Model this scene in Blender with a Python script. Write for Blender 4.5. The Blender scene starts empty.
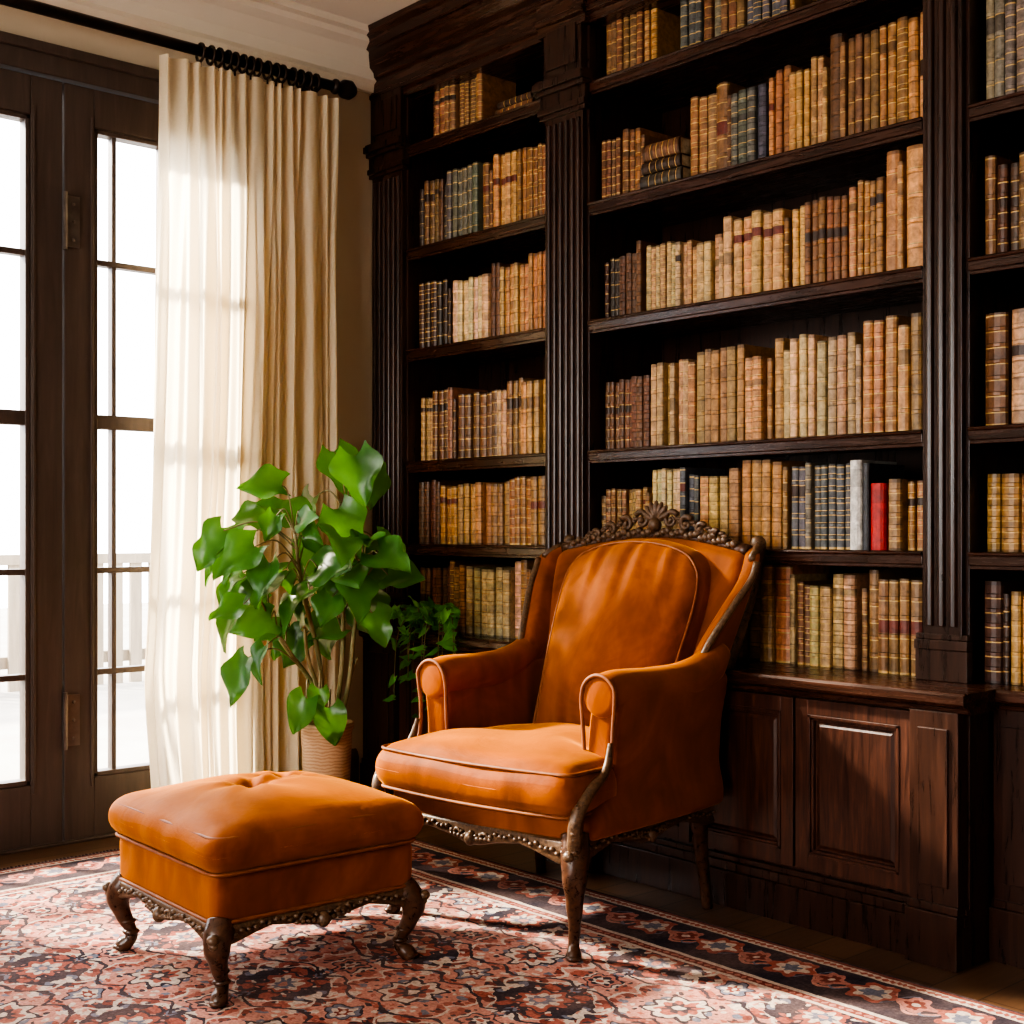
import bpy, math, random
from mathutils import Vector, Matrix, noise as mnoise
random.seed(7)
OX, OY = -3.45, -4.27      # camera position on plan
scene = bpy.context.scene
col = scene.collection
TAU = math.tau

# ------------------------------------------------------------------ helpers
class MB:
    def __init__(s):
        s.v=[]; s.f=[]; s.m=[]; s.c=[]
    def add(s, verts, faces, mat=0, colr=None):
        b=len(s.v); s.v.extend([tuple(p) for p in verts])
        for i,f in enumerate(faces):
            s.f.append(tuple(b+k for k in f)); s.m.append(mat)
            s.c.append(colr)
    def box(s,x0,x1,y0,y1,z0,z1,mat=0):
        x0,x1=sorted((x0,x1)); y0,y1=sorted((y0,y1)); z0,z1=sorted((z0,z1))
        v=[(x0,y0,z0),(x1,y0,z0),(x1,y1,z0),(x0,y1,z0),(x0,y0,z1),(x1,y0,z1),(x1,y1,z1),(x0,y1,z1)]
        f=[(0,3,2,1),(4,5,6,7),(0,1,5,4),(1,2,6,5),(2,3,7,6),(3,0,4,7)]
        s.add(v,f,mat)
    def prism_y(s,prof,y0,y1,mat=0):
        n=len(prof)
        v=[(x,y0,z) for x,z in prof]+[(x,y1,z) for x,z in prof]
        f=[(i,(i+1)%n,n+(i+1)%n,n+i) for i in range(n)]
        f+= [tuple(range(n))[::-1], tuple(range(n,2*n))]
        s.add(v,f,mat)
    def prism_x(s,prof,x0,x1,mat=0):
        n=len(prof)
        v=[(x0,y,z) for y,z in prof]+[(x1,y,z) for y,z in prof]
        f=[(i,(i+1)%n,n+(i+1)%n,n+i) for i in range(n)]
        f+= [tuple(range(n))[::-1], tuple(range(n,2*n))]
        s.add(v,f,mat)
    def tube(s,path,rad,n=10,mat=0,closed=False,flat=1.0):
        path=[Vector(p) for p in path]; N=len(path)
        if not hasattr(rad,'__len__'): rad=[rad]*N
        t0=(path[1]-path[0]).normalized()
        up=Vector((0,0,1)) if abs(t0.z)<.9 else Vector((1,0,0))
        nrm=(up-t0*up.dot(t0)).normalized()
        vs=[]
        for i,p in enumerate(path):
            if closed: t=(path[(i+1)%N]-path[i-1])
            elif i==0: t=path[1]-path[0]
            elif i==N-1: t=path[-1]-path[-2]
            else: t=path[i+1]-path[i-1]
            if t.length<1e-9: t=t0
            t=t.normalized()
            nrm=(nrm-t*nrm.dot(t))
            if nrm.length<1e-6: nrm=t.orthogonal()
            nrm.normalize(); b=t.cross(nrm)
            for k in range(n):
                a=TAU*k/n
                vs.append(p+nrm*math.cos(a)*rad[i]*flat+b*math.sin(a)*rad[i])
        fs=[]
        for i in range(N if closed else N-1):
            j=(i+1)%N
            for k in range(n):
                fs.append((i*n+k,i*n+(k+1)%n,j*n+(k+1)%n,j*n+k))
        if not closed:
            fs.append(tuple(range(n))[::-1]); fs.append(tuple((N-1)*n+k for k in range(n)))
        s.add(vs,fs,mat)
    def ball(s,c,r,mat=0,sc=(1,1,1),n=8,m=6,rot=None):
        vs=[];fs=[];c=Vector(c)
        for i in range(m+1):
            ph=math.pi*i/m
            for k in range(n):
                a=TAU*k/n
                p=Vector((math.sin(ph)*math.cos(a)*sc[0],math.sin(ph)*math.sin(a)*sc[1],math.cos(ph)*sc[2]))*r
                if rot: p=rot@p
                vs.append(c+p)
        for i in range(m):
            for k in range(n):
                fs.append((i*n+k,(i+1)*n+k,(i+1)*n+(k+1)%n,i*n+(k+1)%n))
        s.add(vs,fs,mat)
    def soft(s,c,h,r,fn=None,mat=0,nm=10,nc=4):
        def samples(hh):
            L=[]
            for i in range(nc): L.append(-hh+r*(1-math.cos(math.pi/2*i/nc))*1.0)
            inner=hh-r
            for i in range(nm+1): L.append(-inner+2*inner*i/nm)
            for i in range(nc-1,-1,-1): L.append(hh-r*(1-math.cos(math.pi/2*i/nc)))
            return L
        S=[samples(q) for q in h]; idx={}; vs=[]; fs=[]
        def vert(p):
            q=[max(-(h[i]-r),min(h[i]-r,p[i])) for i in range(3)]
            d=Vector([p[i]-q[i] for i in range(3)])
            if d.length>1e-9: d=d.normalized()*r
            w=Vector(q)+d
            key=tuple(round(x,6) for x in w)
            if key in idx: return idx[key]
            o=fn(w.copy()) if fn else w
            idx[key]=len(vs); vs.append(Vector(o)+Vector(c)); return idx[key]
        for ax in range(3):
            a,b=(ax+1)%3,(ax+2)%3
            for sg in (-1,1):
                g=[]
                for u in S[a]:
                    row=[]
                    for w in S[b]:
                        p=[0,0,0];p[ax]=sg*h[ax];p[a]=u;p[b]=w
                        row.append(vert(p))
                    g.append(row)
                for i in range(len(g)-1):
                    for j in range(len(g[0])-1):
                        f=[g[i][j],g[i+1][j],g[i+1][j+1],g[i][j+1]]
                        if len(set(f))<3: continue
                        if sg<0: f=f[::-1]
                        ff=[]
                        for k in f:
                            if k not in ff: ff.append(k)
                        fs.append(tuple(ff))
        s.add(vs,fs,mat)
    def lathe(s,c,prof,n=28,mat=0):
        vs=[];fs=[]
        for r,z in prof:
            for k in range(n):
                a=TAU*k/n; vs.append((c[0]+r*math.cos(a),c[1]+r*math.sin(a),c[2]+z))
        for i in range(len(prof)-1):
            for k in range(n):
                fs.append((i*n+k,i*n+(k+1)%n,(i+1)*n+(k+1)%n,(i+1)*n+k))
        s.add(vs,fs,mat)
    def build(s,name,mats,smooth=True,parent=None,bevel=0,subsurf=0,angle=None):
        me=bpy.data.meshes.new(name)
        me.from_pydata(s.v,[],s.f)
        for m in (mats if isinstance(mats,(list,tuple)) else [mats]): me.materials.append(m)
        me.polygons.foreach_set('material_index',s.m)
        me.polygons.foreach_set('use_smooth',[smooth]*len(s.f))
        if any(c is not None for c in s.c):
            ca=me.color_attributes.new('Col','FLOAT_COLOR','CORNER')
            data=[]
            for i,p in enumerate(me.polygons):
                cc=s.c[i] or (1,1,1)
                for _ in range(p.loop_total): data.extend((cc[0],cc[1],cc[2],1))
            ca.data.foreach_set('color',data)
        me.update()
        o=bpy.data.objects.new(name,me); col.objects.link(o)
        if bevel:
            b=o.modifiers.new('bevel','BEVEL'); b.width=bevel; b.segments=2; b.limit_method='ANGLE'; b.angle_limit=math.radians(40)
        if subsurf:
            q=o.modifiers.new('ss','SUBSURF'); q.levels=subsurf; q.render_levels=subsurf
        if parent: o.parent=parent
        return o

def empty(name,loc=(0,0,0),rot=0):
    e=bpy.data.objects.new(name,None); e.empty_display_size=.1
    e.location=loc; e.rotation_euler=(0,0,rot); col.objects.link(e); return e
def sstep(a,b,x):
    t=max(0,min(1,(x-a)/(b-a))); return t*t*(3-2*t)
def lerp(a,b,t): return a+(b-a)*t

# ------------------------------------------------------------------ materials
def newmat(name):
    m=bpy.data.materials.new(name); m.use_nodes=True
    nt=m.node_tree; b=nt.nodes['Principled BSDF']; return m,nt,b
def N(nt,t,**kw):
    n=nt.nodes.new(t)
    for k,v in kw.items(): setattr(n,k,v)
    return n
def ramp(nt,fac,stops,interp='LINEAR'):
    r=N(nt,'ShaderNodeValToRGB'); r.color_ramp.interpolation=interp
    e=r.color_ramp.elements
    while len(e)<len(stops): e.new(.5)
    for i,(p,c) in enumerate(stops): e[i].position=p; e[i].color=(*c,1)
    nt.links.new(fac,r.inputs[0]); return r.outputs[0]
def coords(nt,scale=(1,1,1),kind='Object'):
    tc=N(nt,'ShaderNodeTexCoord'); mp=N(nt,'ShaderNodeMapping'); mp.inputs['Scale'].default_value=scale
    nt.links.new(tc.outputs[kind],mp.inputs[0]); return mp.outputs[0]
def noise(nt,vec,scale,detail=4,rough=.55,dist=0):
    n=N(nt,'ShaderNodeTexNoise'); n.inputs['Scale'].default_value=scale; n.inputs['Detail'].default_value=detail
    n.inputs['Roughness'].default_value=rough; n.inputs['Distortion'].default_value=dist
    nt.links.new(vec,n.inputs['Vector']); return n.outputs['Fac']
def bump(nt,b,h,strength=.3,dist=.01):
    n=N(nt,'ShaderNodeBump'); n.inputs['Strength'].default_value=strength; n.inputs['Distance'].default_value=dist
    nt.links.new(h,n.inputs['Height']); nt.links.new(n.outputs[0],b.inputs['Normal'])

def simple(name,c1,c2=None,scale=8,rough=.6,bmp=0,metal=0,stretch=(1,1,1),spec=.5):
    m,nt,b=newmat(name); v=coords(nt,stretch)
    f=noise(nt,v,scale)
    nt.links.new(ramp(nt,f,[(.3,c1),(.7,c2 or c1)]),b.inputs['Base Color'])
    b.inputs['Roughness'].default_value=rough; b.inputs['Metallic'].default_value=metal
    b.inputs['Specular IOR Level'].default_value=spec
    if bmp: bump(nt,b,f,bmp)
    return m
def woodmat(name,dark,light,stretch,rough=.35,scale=9,spec=.5,coat=0):
    m,nt,b=newmat(name); v=coords(nt,stretch)
    f=noise(nt,v,scale,8,.65,.6)
    nt.links.new(ramp(nt,f,[(.32,dark),(.55,tuple(lerp(a,c,.45) for a,c in zip(dark,light))),(.75,light)]),b.inputs['Base Color'])
    r=N(nt,'ShaderNodeMapRange'); r.inputs[3].default_value=rough-.08; r.inputs[4].default_value=rough+.15
    nt.links.new(f,r.inputs[0]); nt.links.new(r.outputs[0],b.inputs['Roughness'])
    b.inputs['Specular IOR Level'].default_value=spec; b.inputs['Coat Weight'].default_value=coat
    bump(nt,b,f,.12,.004); return m
M_case=woodmat('walnut_vertical',(.012,.0048,.003),(.056,.020,.010),(6,6,.5),.26)
M_caseh=woodmat('walnut_horizontal',(.015,.0055,.0034),(.072,.025,.012),(6,.5,6),.23)
M_panel=woodmat('walnut_panel',(.016,.006,.004),(.105,.036,.018),(7,7,.6),.30)
M_door=woodmat('door_wood',(.050,.034,.027),(.085,.060,.048),(4,4,.4),.38)
M_leg=woodmat('carved_mahogany',(.024,.010,.006),(.13,.055,.026),(3,3,3),.26,20)
M_carve=woodmat('carved_gilt_walnut',(.035,.017,.009),(.22,.125,.066),(4,4,4),.36,30)
M_wall=simple('plaster_warm',(.46,.385,.28),(.50,.42,.31),3,.9,.05)
M_ceil=simple('ceiling_paint',(.74,.69,.60),(.78,.73,.64),2,.9)
M_trim=simple('crown_paint',(.66,.59,.48),(.70,.63,.52),2,.6)
M_metal=simple('aged_bronze',(.018,.012,.009),(.05,.032,.022),20,.4,.1,.7)
M_hinge=simple('hinge_steel',(.12,.10,.09),(.2,.17,.15),20,.35,.1,.8)

def velvet():
    m,nt,b=newmat('burnt_orange_velvet'); v=coords(nt)
    f=noise(nt,v,4.5,4,.55,1.2); f2=noise(nt,v,240,2)
    fs=noise(nt,coords(nt,(1,1,.2)),18,3,.5,.6)
    ad=N(nt,'ShaderNodeMath',operation='ADD'); nt.links.new(f,ad.inputs[0])
    m2=N(nt,'ShaderNodeMath',operation='MULTIPLY'); m2.inputs[1].default_value=.35; nt.links.new(fs,m2.inputs[0]); nt.links.new(m2.outputs[0],ad.inputs[1])
    c=ramp(nt,ad.outputs[0],[(.48,(.098,.0175,.0015)),(.68,(.185,.038,.0025)),(.86,(.27,.064,.004))])
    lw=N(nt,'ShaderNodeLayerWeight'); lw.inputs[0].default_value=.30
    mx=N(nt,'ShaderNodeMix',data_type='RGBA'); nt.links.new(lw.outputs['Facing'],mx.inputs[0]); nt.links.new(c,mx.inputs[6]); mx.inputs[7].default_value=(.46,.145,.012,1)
    nt.links.new(mx.outputs[2],b.inputs['Base Color']); b.inputs['Roughness'].default_value=.6
    b.inputs['Specular IOR Level'].default_value=.10
    b.inputs['Sheen Weight'].default_value=.45; b.inputs['Sheen Roughness'].default_value=.25
    b.inputs['Sheen Tint'].default_value=(1,.45,.08,1)
    n1=N(nt,'ShaderNodeBump'); n1.inputs['Strength'].default_value=.3; n1.inputs['Distance'].default_value=.014
    nt.links.new(ad.outputs[0],n1.inputs['Height'])
    n2=N(nt,'ShaderNodeBump'); n2.inputs['Strength'].default_value=.12; n2.inputs['Distance'].default_value=.002
    nt.links.new(f2,n2.inputs['Height']); nt.links.new(n1.outputs[0],n2.inputs['Normal']); nt.links.new(n2.outputs[0],b.inputs['Normal'])
    return m
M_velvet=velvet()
M_pipe=simple('velvet_piping',(.16,.042,.008),(.25,.075,.013),30,.6)

def curtainmat():
    m,nt,b=newmat('cream_linen'); v=coords(nt,(1,1,1)); f=noise(nt,v,120,2)
    c=ramp(nt,f,[(.3,(.84,.72,.52)),(.7,(.90,.80,.61))]); nt.links.new(c,b.inputs['Base Color'])
    b.inputs['Roughness'].default_value=.9; b.inputs['Specular IOR Level'].default_value=.1
    tr=N(nt,'ShaderNodeBsdfTranslucent'); tr.inputs[0].default_value=(.98,.87,.66,1)
    mx=N(nt,'ShaderNodeMixShader'); mx.inputs[0].default_value=.58
    out=nt.nodes['Material Output']
    nt.links.new(b.outputs[0],mx.inputs[1]); nt.links.new(tr.outputs[0],mx.inputs[2]); nt.links.new(mx.outputs[0],out.inputs[0])
    bump(nt,b,f,.1,.002); return m
M_curtain=curtainmat()
def glassmat():
    m,nt,b=newmat('window_glass'); out=nt.nodes['Material Output']
    t=N(nt,'ShaderNodeBsdfTransparent'); g=N(nt,'ShaderNodeBsdfGlossy'); g.inputs['Roughness'].default_value=.02
    f=N(nt,'ShaderNodeFresnel'); f.inputs[0].default_value=1.3
    mx=N(nt,'ShaderNodeMixShader'); nt.links.new(f.outputs[0],mx.inputs[0])
    nt.links.new(t.outputs[0],mx.inputs[1]); nt.links.new(g.outputs[0],mx.inputs[2]); nt.links.new(mx.outputs[0],out.inputs[0]); return m
M_glass=glassmat()
def leafmat(name,k,tk,mixf):
    m,nt,b=newmat(name); v=coords(nt); f=noise(nt,v,9,3)
    c=ramp(nt,f,[(.3,(.013*k,.070*k,.009*k)),(.5,(.035*k,.145*k,.018*k)),(.7,(.085*k,.26*k,.034*k))]); nt.links.new(c,b.inputs['Base Color'])
    b.inputs['Roughness'].default_value=.30
    tr=N(nt,'ShaderNodeBsdfTranslucent'); tr.inputs[0].default_value=(.21*tk,.52*tk,.06*tk,1)
    mx=N(nt,'ShaderNodeMixShader'); mx.inputs[0].default_value=mixf
    out=nt.nodes['Material Output']
    nt.links.new(b.outputs[0],mx.inputs[1]); nt.links.new(tr.outputs[0],mx.inputs[2]); nt.links.new(mx.outputs[0],out.inputs[0])
    bump(nt,b,noise(nt,v,40,2),.2,.004); return m
M_leaf=leafmat('leaf_green',1.0,.85,.36)
M_ivy=leafmat('ivy_green',2.2,1.0,.4)
M_stem=simple('plant_stem',(.11,.12,.04),(.24,.18,.09),15,.6)
M_soil=simple('potting_soil',(.02,.012,.008),(.05,.03,.02),40,.95,.5)
def basket():
    m,nt,b=newmat('woven_basket'); v=coords(nt,(1,1,1))
    w=N(nt,'ShaderNodeTexWave'); w.bands_direction='Z'; w.inputs['Scale'].default_value=30; w.inputs['Distortion'].default_value=6; w.inputs['Detail'].default_value=3
    nt.links.new(v,w.inputs[0]); c=ramp(nt,w.outputs['Fac'],[(.1,(.30,.19,.10)),(.7,(.40,.27,.155))])
    nt.links.new(c,b.inputs['Base Color']); b.inputs['Roughness'].default_value=.8; bump(nt,b,w.outputs['Fac'],.25,.003); return m
M_basket=basket()
M_terra=simple('terracotta',(.12,.045,.03),(.18,.075,.045),14,.8,.1)

def bookmat():
    m,nt,b=newmat('antique_leather_books')
    a=N(nt,'ShaderNodeVertexColor'); a.layer_name='Col'
    v=coords(nt); f=noise(nt,v,38,6,.7,.4)
    mr=N(nt,'ShaderNodeMapRange'); mr.inputs[1].default_value=.28; mr.inputs[2].default_value=.72; mr.inputs[3].default_value=.4; mr.inputs[4].default_value=1.5
    nt.links.new(f,mr.inputs[0])
    mu=N(nt,'ShaderNodeVectorMath',operation='SCALE'); nt.links.new(a.outputs[0],mu.inputs[0]); nt.links.new(mr.outputs[0],mu.inputs['Scale'])
    nt.links.new(mu.outputs[0],b.inputs['Base Color']); b.inputs['Roughness'].default_value=.42
    bump(nt,b,f,.3,.004); return m
M_book=bookmat()

def floormat():
    m,nt,b=newmat('dark_oak_planks'); v=coords(nt,(1,1,1))
    br=N(nt,'ShaderNodeTexBrick'); br.inputs['Scale'].default_value=1; br.inputs['Brick Width'].default_value=1.4; br.inputs['Row Height'].default_value=.12
    br.inputs['Mortar Size'].default_value=.002; br.inputs['Color1'].default_value=(.09,.047,.025,1); br.inputs['Color2'].default_value=(.16,.085,.045,1); br.inputs['Mortar'].default_value=(.01,.006,.004,1)
    nt.links.new(v,br.inputs[0])
    f=noise(nt,coords(nt,(1,12,1)),6,6)
    mr=N(nt,'ShaderNodeMapRange'); mr.inputs[3].default_value=.5; mr.inputs[4].default_value=1.4; nt.links.new(f,mr.inputs[0])
    mu=N(nt,'ShaderNodeVectorMath',operation='SCALE'); nt.links.new(br.outputs[0],mu.inputs[0]); nt.links.new(mr.outputs[0],mu.inputs['Scale'])
    nt.links.new(mu.outputs[0],b.inputs['Base Color']); b.inputs['Roughness'].default_value=.34; return m
M_floor=floormat()

class E:
    nt=None
    def __init__(s,x): s.x=x
    @staticmethod
    def op(o,*a):
        n=N(E.nt,'ShaderNodeMath',operation=o)
        for i,q in enumerate(a):
            q=q.x if isinstance(q,E) else q
            if isinstance(q,(int,float)): n.inputs[i].default_value=q
            else: E.nt.links.new(q,n.inputs[i])
        return E(n.outputs[0])
    def __add__(s,o): return E.op('ADD',s,o)
    __radd__=__add__
    def __sub__(s,o): return E.op('SUBTRACT',s,o)
    def __rsub__(s,o): return E.op('SUBTRACT',o,s)
    def __mul__(s,o): return E.op('MULTIPLY',s,o)
    __rmul__=__mul__
    def __truediv__(s,o): return E.op('DIVIDE',s,o)
    def __lt__(s,o): return E.op('LESS_THAN',s,o)
    def __gt__(s,o): return E.op('GREATER_THAN',s,o)
def eabs(a): return E.op('ABSOLUTE',a)
def esin(a): return E.op('SINE',a)
def ecos(a): return E.op('COSINE',a)
def emin(a,b): return E.op('MINIMUM',a,b)
def epp(a,b): return E.op('PINGPONG',a,b)
def esqrt(a): return E.op('SQRT',a)
def eat(a,b): return E.op('ARCTAN2',a,b)
RX0,RX1,RY0,RY1=-4.0,-.74,-5.2,-.22
def rugmat():
    m,nt,b=newmat('persian_rug_wool'); E.nt=nt
    tc=N(nt,'ShaderNodeTexCoord'); sx=N(nt,'ShaderNodeSeparateXYZ')
    nz=N(nt,'ShaderNodeTexNoise'); nz.inputs['Scale'].default_value=17; nz.inputs['Detail'].default_value=3
    nt.links.new(tc.outputs['Object'],nz.inputs[0]); nt.links.new(tc.outputs['Object'],sx.inputs[0])
    ns=N(nt,'ShaderNodeSeparateXYZ'); nt.links.new(nz.outputs['Color'],ns.inputs[0])
    x0=E(sx.outputs[0]); y0=E(sx.outputs[1])
    x=x0+(E(ns.outputs[0])-.5)*.05; y=y0+(E(ns.outputs[1])-.5)*.05
    cur=[None]
    def mix(mask,colr):
        n=N(nt,'ShaderNodeMix',data_type='RGBA'); nt.links.new(mask.x,n.inputs[0])
        if isinstance(cur[0],tuple): n.inputs[6].default_value=(*cur[0],1)
        else: nt.links.new(cur[0],n.inputs[6])
        if isinstance(colr,tuple): n.inputs[7].default_value=(*colr,1)
        else: nt.links.new(colr,n.inputs[7])
        cur[0]=n.outputs[2]
    rust=(.36,.10,.070); salmon=(.54,.25,.195); cream=(.60,.50,.42); navy=(.030,.028,.042); slate=(.15,.17,.23); dred=(.20,.045,.033); pink=(.47,.19,.15)
    a,c=.185,.235
    u=epp(x+10,a); v=epp(y+10,c)
    cur[0]=salmon
    dia=u*(1/a)+v*(1/c)
    mix(dia>1.22,navy)
    mix(eabs(dia-1.22)<.04,cream)
    def scatter(scale,thr,stops,off):
        mp=N(nt,'ShaderNodeCombineXYZ'); nt.links.new((u+off).x,mp.inputs[0]); nt.links.new((v*.8).x,mp.inputs[1])
        vo=N(nt,'ShaderNodeTexVoronoi'); vo.inputs['Scale'].default_value=scale; nt.links.new(mp.outputs[0],vo.inputs[0])
        sc=N(nt,'ShaderNodeSeparateXYZ'); nt.links.new(vo.outputs['Color'],sc.inputs[0])
        cc=ramp(nt,sc.outputs[0],stops,'CONSTANT')
        mix(E(vo.outputs['Distance'])<thr,cc)
    scatter(30,.45,[(0,cream),(.25,rust),(.47,navy),(.62,slate),(.78,dred)],3)
    scatter(58,.36,[(0,navy),(.28,cream),(.50,salmon),(.72,rust)],7)
    mix(eabs(v-c*.5-esin(u*(TAU/a))*.035)<.005,cream)
    mix(eabs(u-a*.5-esin(v*(TAU/c))*.03)<.005,navy)
    def rosette(cu,cv,R,pet,c1,c2,c3,c4):
        du=u-cu; dv=v-cv; r=esqrt(du*du+dv*dv); th=eat(dv,du)
        k=ecos(th*pet)
        mix(r<(k*(R*.16)+R*1.08),navy)
        mix(r<(k*(R*.16)+R*.93),c1)
        mix(r<(k*(R*.12)+R*.66),c2)
        mix(r<(k*(-R*.1)+R*.42),c3)
        mix(r<R*.2,c4)
    rosette(0,0,.066,8,cream,rust,navy,cream)
    rosette(a,c,.060,8,rust,cream,slate,salmon)
    rosette(a,0,.040,6,slate,cream,dred,cream)
    rosette(0,c,.042,6,pink,navy,cream,rust)
    hx=(RX1-RX0)/2; hy=(RY1-RY0)/2
    ex=hx-eabs(x0); ey=hy-eabs(y0); d=emin(ex,ey)
    dw=d+(E(ns.outputs[0])-.5)*.012
    near=(ex<ey); s_=y*near+x*(1-near)
    B=.24
    mix(dw<B+.05,cream); mix(dw<B+.038,dred); mix(dw<B+.014,cream)
    mix(eabs(epp(s_+10,.022)-.011)+eabs(dw-B-.026)<.009,pink)
    mix(dw<B,navy)
    p=epp(s_+10,.11); dd=dw-B/2-.01
    r=esqrt(p*p+dd*dd); th=eat(dd,p); k=ecos(th*6)
    mix(eabs(dd-esin(s_*(math.pi/.11)+1.57)*.055)<.006,salmon)
    mix(eabs(dd+esin(s_*(math.pi/.055))*.045)<.004,slate)
    mix(r<k*.010+.058,rust); mix(r<k*.008+.040,cream); mix(r<k*-.005+.024,slate)
    p2=.11-p; r2=esqrt(p2*p2+dd*dd); th2=eat(dd,p2); k2=ecos(th2*5)
    mix(r2<k2*.008+.040,pink); mix(r2<k2*.006+.024,dred); mix(r2<.010,cream)
    mix(dw<.055,cream); mix(eabs(epp(s_+10,.02)-.010)+eabs(dw-.038)<.011,rust); mix(dw<.024,dred); mix(dw<.012,navy)
    f=noise(nt,tc.outputs['Object'],130,3,.7); f3=noise(nt,tc.outputs['Object'],5,5,.65)
    mr=N(nt,'ShaderNodeMapRange'); mr.inputs[1].default_value=.25; mr.inputs[2].default_value=.75; mr.inputs[3].default_value=.55; mr.inputs[4].default_value=1.3
    nt.links.new(f,mr.inputs[0])
    fm=N(nt,'ShaderNodeMix',data_type='RGBA'); fr=N(nt,'ShaderNodeMapRange'); fr.inputs[1].default_value=.35; fr.inputs[2].default_value=.7; fr.inputs[3].default_value=.03; fr.inputs[4].default_value=.32
    nt.links.new(f3,fr.inputs[0]); nt.links.new(fr.outputs[0],fm.inputs[0]); nt.links.new(cur[0],fm.inputs[6]); fm.inputs[7].default_value=(.38,.24,.20,1)
    mu=N(nt,'ShaderNodeVectorMath',operation='SCALE'); nt.links.new(fm.outputs[2],mu.inputs[0]); nt.links.new(mr.outputs[0],mu.inputs['Scale'])
    nt.links.new(mu.outputs[0],b.inputs['Base Color']); b.inputs['Roughness'].default_value=.95; b.inputs['Specular IOR Level'].default_value=.1
    bump(nt,b,f,.4,.004); return m
M_rug=rugmat()

# ------------------------------------------------------------------ room
ZC=2.96
XL,YB=-6.3,-6.3
mb=MB(); mb.box(XL-.1,.1,YB-.1,.15,-.1,0); mb.build('floor',M_floor,False)
mb=MB(); mb.box(XL-.1,.1,YB-.1,.15,ZC,ZC+.1); mb.build('ceiling',M_ceil,False)
DX0,DX1,DZ=-2.86,-.92,2.60     # door opening
mb=MB(); mb.box(XL-.1,DX0,0,.15,0,ZC); mb.box(DX1,.1,0,.15,0,ZC); mb.box(DX0,DX1,0,.15,DZ,ZC); mb.build('wall_back',M_wall,False)
mb=MB(); mb.box(0,.1,YB-.1,0,0,ZC); mb.build('wall_right',M_wall,False)
mb=MB(); mb.box(XL-.1,XL,YB,-4.3,0,ZC); mb.box(XL-.1,XL,-1.0,0,0,ZC); mb.box(XL-.1,XL,-4.3,-1.0,0,.6); mb.box(XL-.1,XL,-4.3,-1.0,2.5,ZC); mb.build('wall_left',M_wall,False)
mb=MB(); mb.box(XL-.1,.1,YB-.1,YB,0,ZC); mb.build('wall_front',M_wall,False)
mb=MB()
for y in (-4.3,-3.2,-2.1,-1.05): mb.box(XL-.08,XL-.02,y,y+.05,.6,2.5)
for z in (.6,1.5,2.45): mb.box(XL-.08,XL-.02,-4.3,-1.0,z,z+.05)
mb.build('added_window_1',M_door,False)  # invented out-of-view window, added so side fill can enter from the left
crown=[(0,ZC-.20),(-.02,ZC-.20),(-.025,ZC-.17),(-.04,ZC-.16),(-.05,ZC-.12),(-.09,ZC-.07),(-.12,ZC-.05),(-.125,ZC-.03),(-.15,ZC-.025),(-.15,ZC),(0,ZC)]
mb=MB(); mb.prism_x(crown,XL,0); mb.build('trim_1',M_trim,False)
crl=[(XL-x,z) for x,z in crown]; mb=MB(); mb.prism_y(crl,YB,0); mb.build('trim_2',M_trim,False)
mb=MB()
for k in (0,.05): mb.box(XL+.5,-1.0,-.62-k,-.60-k,ZC-.025+k*.2,ZC)
mb.build('trim_3',M_trim,False)
mb=MB(); mb.prism_x([(0,0),(-.02,0),(-.02,.12),(-.012,.14),(0,.15)],XL,DX0-.06); mb.prism_x([(0,0),(-.02,0),(-.02,.16),(-.012,.18),(0,.19)],DX1+.07,-.46); mb.build('baseboard_back',M_door,False)

# ------------------------------------------------------------------ french doors
def door(name,x0,x1,gx0,gx1,munt,parent=None):
    e=empty(name,((x0+x1)/2,.05,0)); cx=(x0+x1)/2
    mb=MB(); yf,yb=-.045,.02
    L=lambda x:x-cx
    g0,g1=.21,2.40
    mb.box(L(x0),L(gx0),yf,yb,.01,2.53); mb.box(L(gx1),L(x1),yf,yb,.01,2.53)
    mb.box(L(gx0),L(gx1),yf,yb,.01,g0); mb.box(L(gx0),L(gx1),yf,yb,g1,2.53)
    for z,t in ((1.95,.010),(1.41,.024),(.906,.010),(.562,.010)):
        mb.box(L(gx0),L(gx1),yf+.012,yb-.012,z-t,z+t)
    for x in munt: mb.box(L(x)-.008,L(x)+.008,yf+.014,yb-.014,g0,g1)
    for (a,b_) in ((gx0,gx0+.016),(gx1-.016,gx1)): mb.box(L(a),L(b_),yf+.006,yb-.006,g0,g1)
    mb.box(L(gx0),L(gx1),yf+.006,yb-.006,g0,g0+.016); mb.box(L(gx0),L(gx1),yf+.006,yb-.006,g1-.016,g1)
    mb.box(L(gx0)-.014,L(gx0)-.004,yf-.006,yf,.18,2.43); mb.box(L(gx1)+.004,L(gx1)+.014,yf-.006,yf,.18,2.43)
    mb.build('frame',M_door,False,e,bevel=.003)
    g=MB(); g.box(L(gx0),L(gx1),-.012,-.008,g0,g1); g.build('glass',M_glass,False,e)
    return e
d1=door('door_1',-2.78,-1.636,-2.66,-1.742,[-2.43,-2.2,-1.97])
d2=door('door_2',-1.630,-.98,-1.526,-1.09,[-1.448,-1.27])
mb=MB()
for z in (2.07,.41):
    mb.box(.010-.33,.055-.33,-.052,-.044,z-.085,z+.085)
    mb.tube([(.004-.33,-.055,z-.095),(.004-.33,-.055,z+.095)],.008,8)
    for k in (-.06,0,.06): mb.ball((.034-.33,-.052,z+k),.006)
mb.build('hinges',M_hinge,False,d2)
mb=MB()
mb.box(DX0-.03,-2.785,-.02,.14,0,DZ+.0); mb.box(-.975,DX1+.05,-.02,.14,0,DZ); mb.box(DX0-.03,DX1+.05,-.02,.14,2.535,DZ+.03)
mb.box(DX0-.05,DX1+.07,-.035,0,DZ+.0,DZ+.035)
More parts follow.
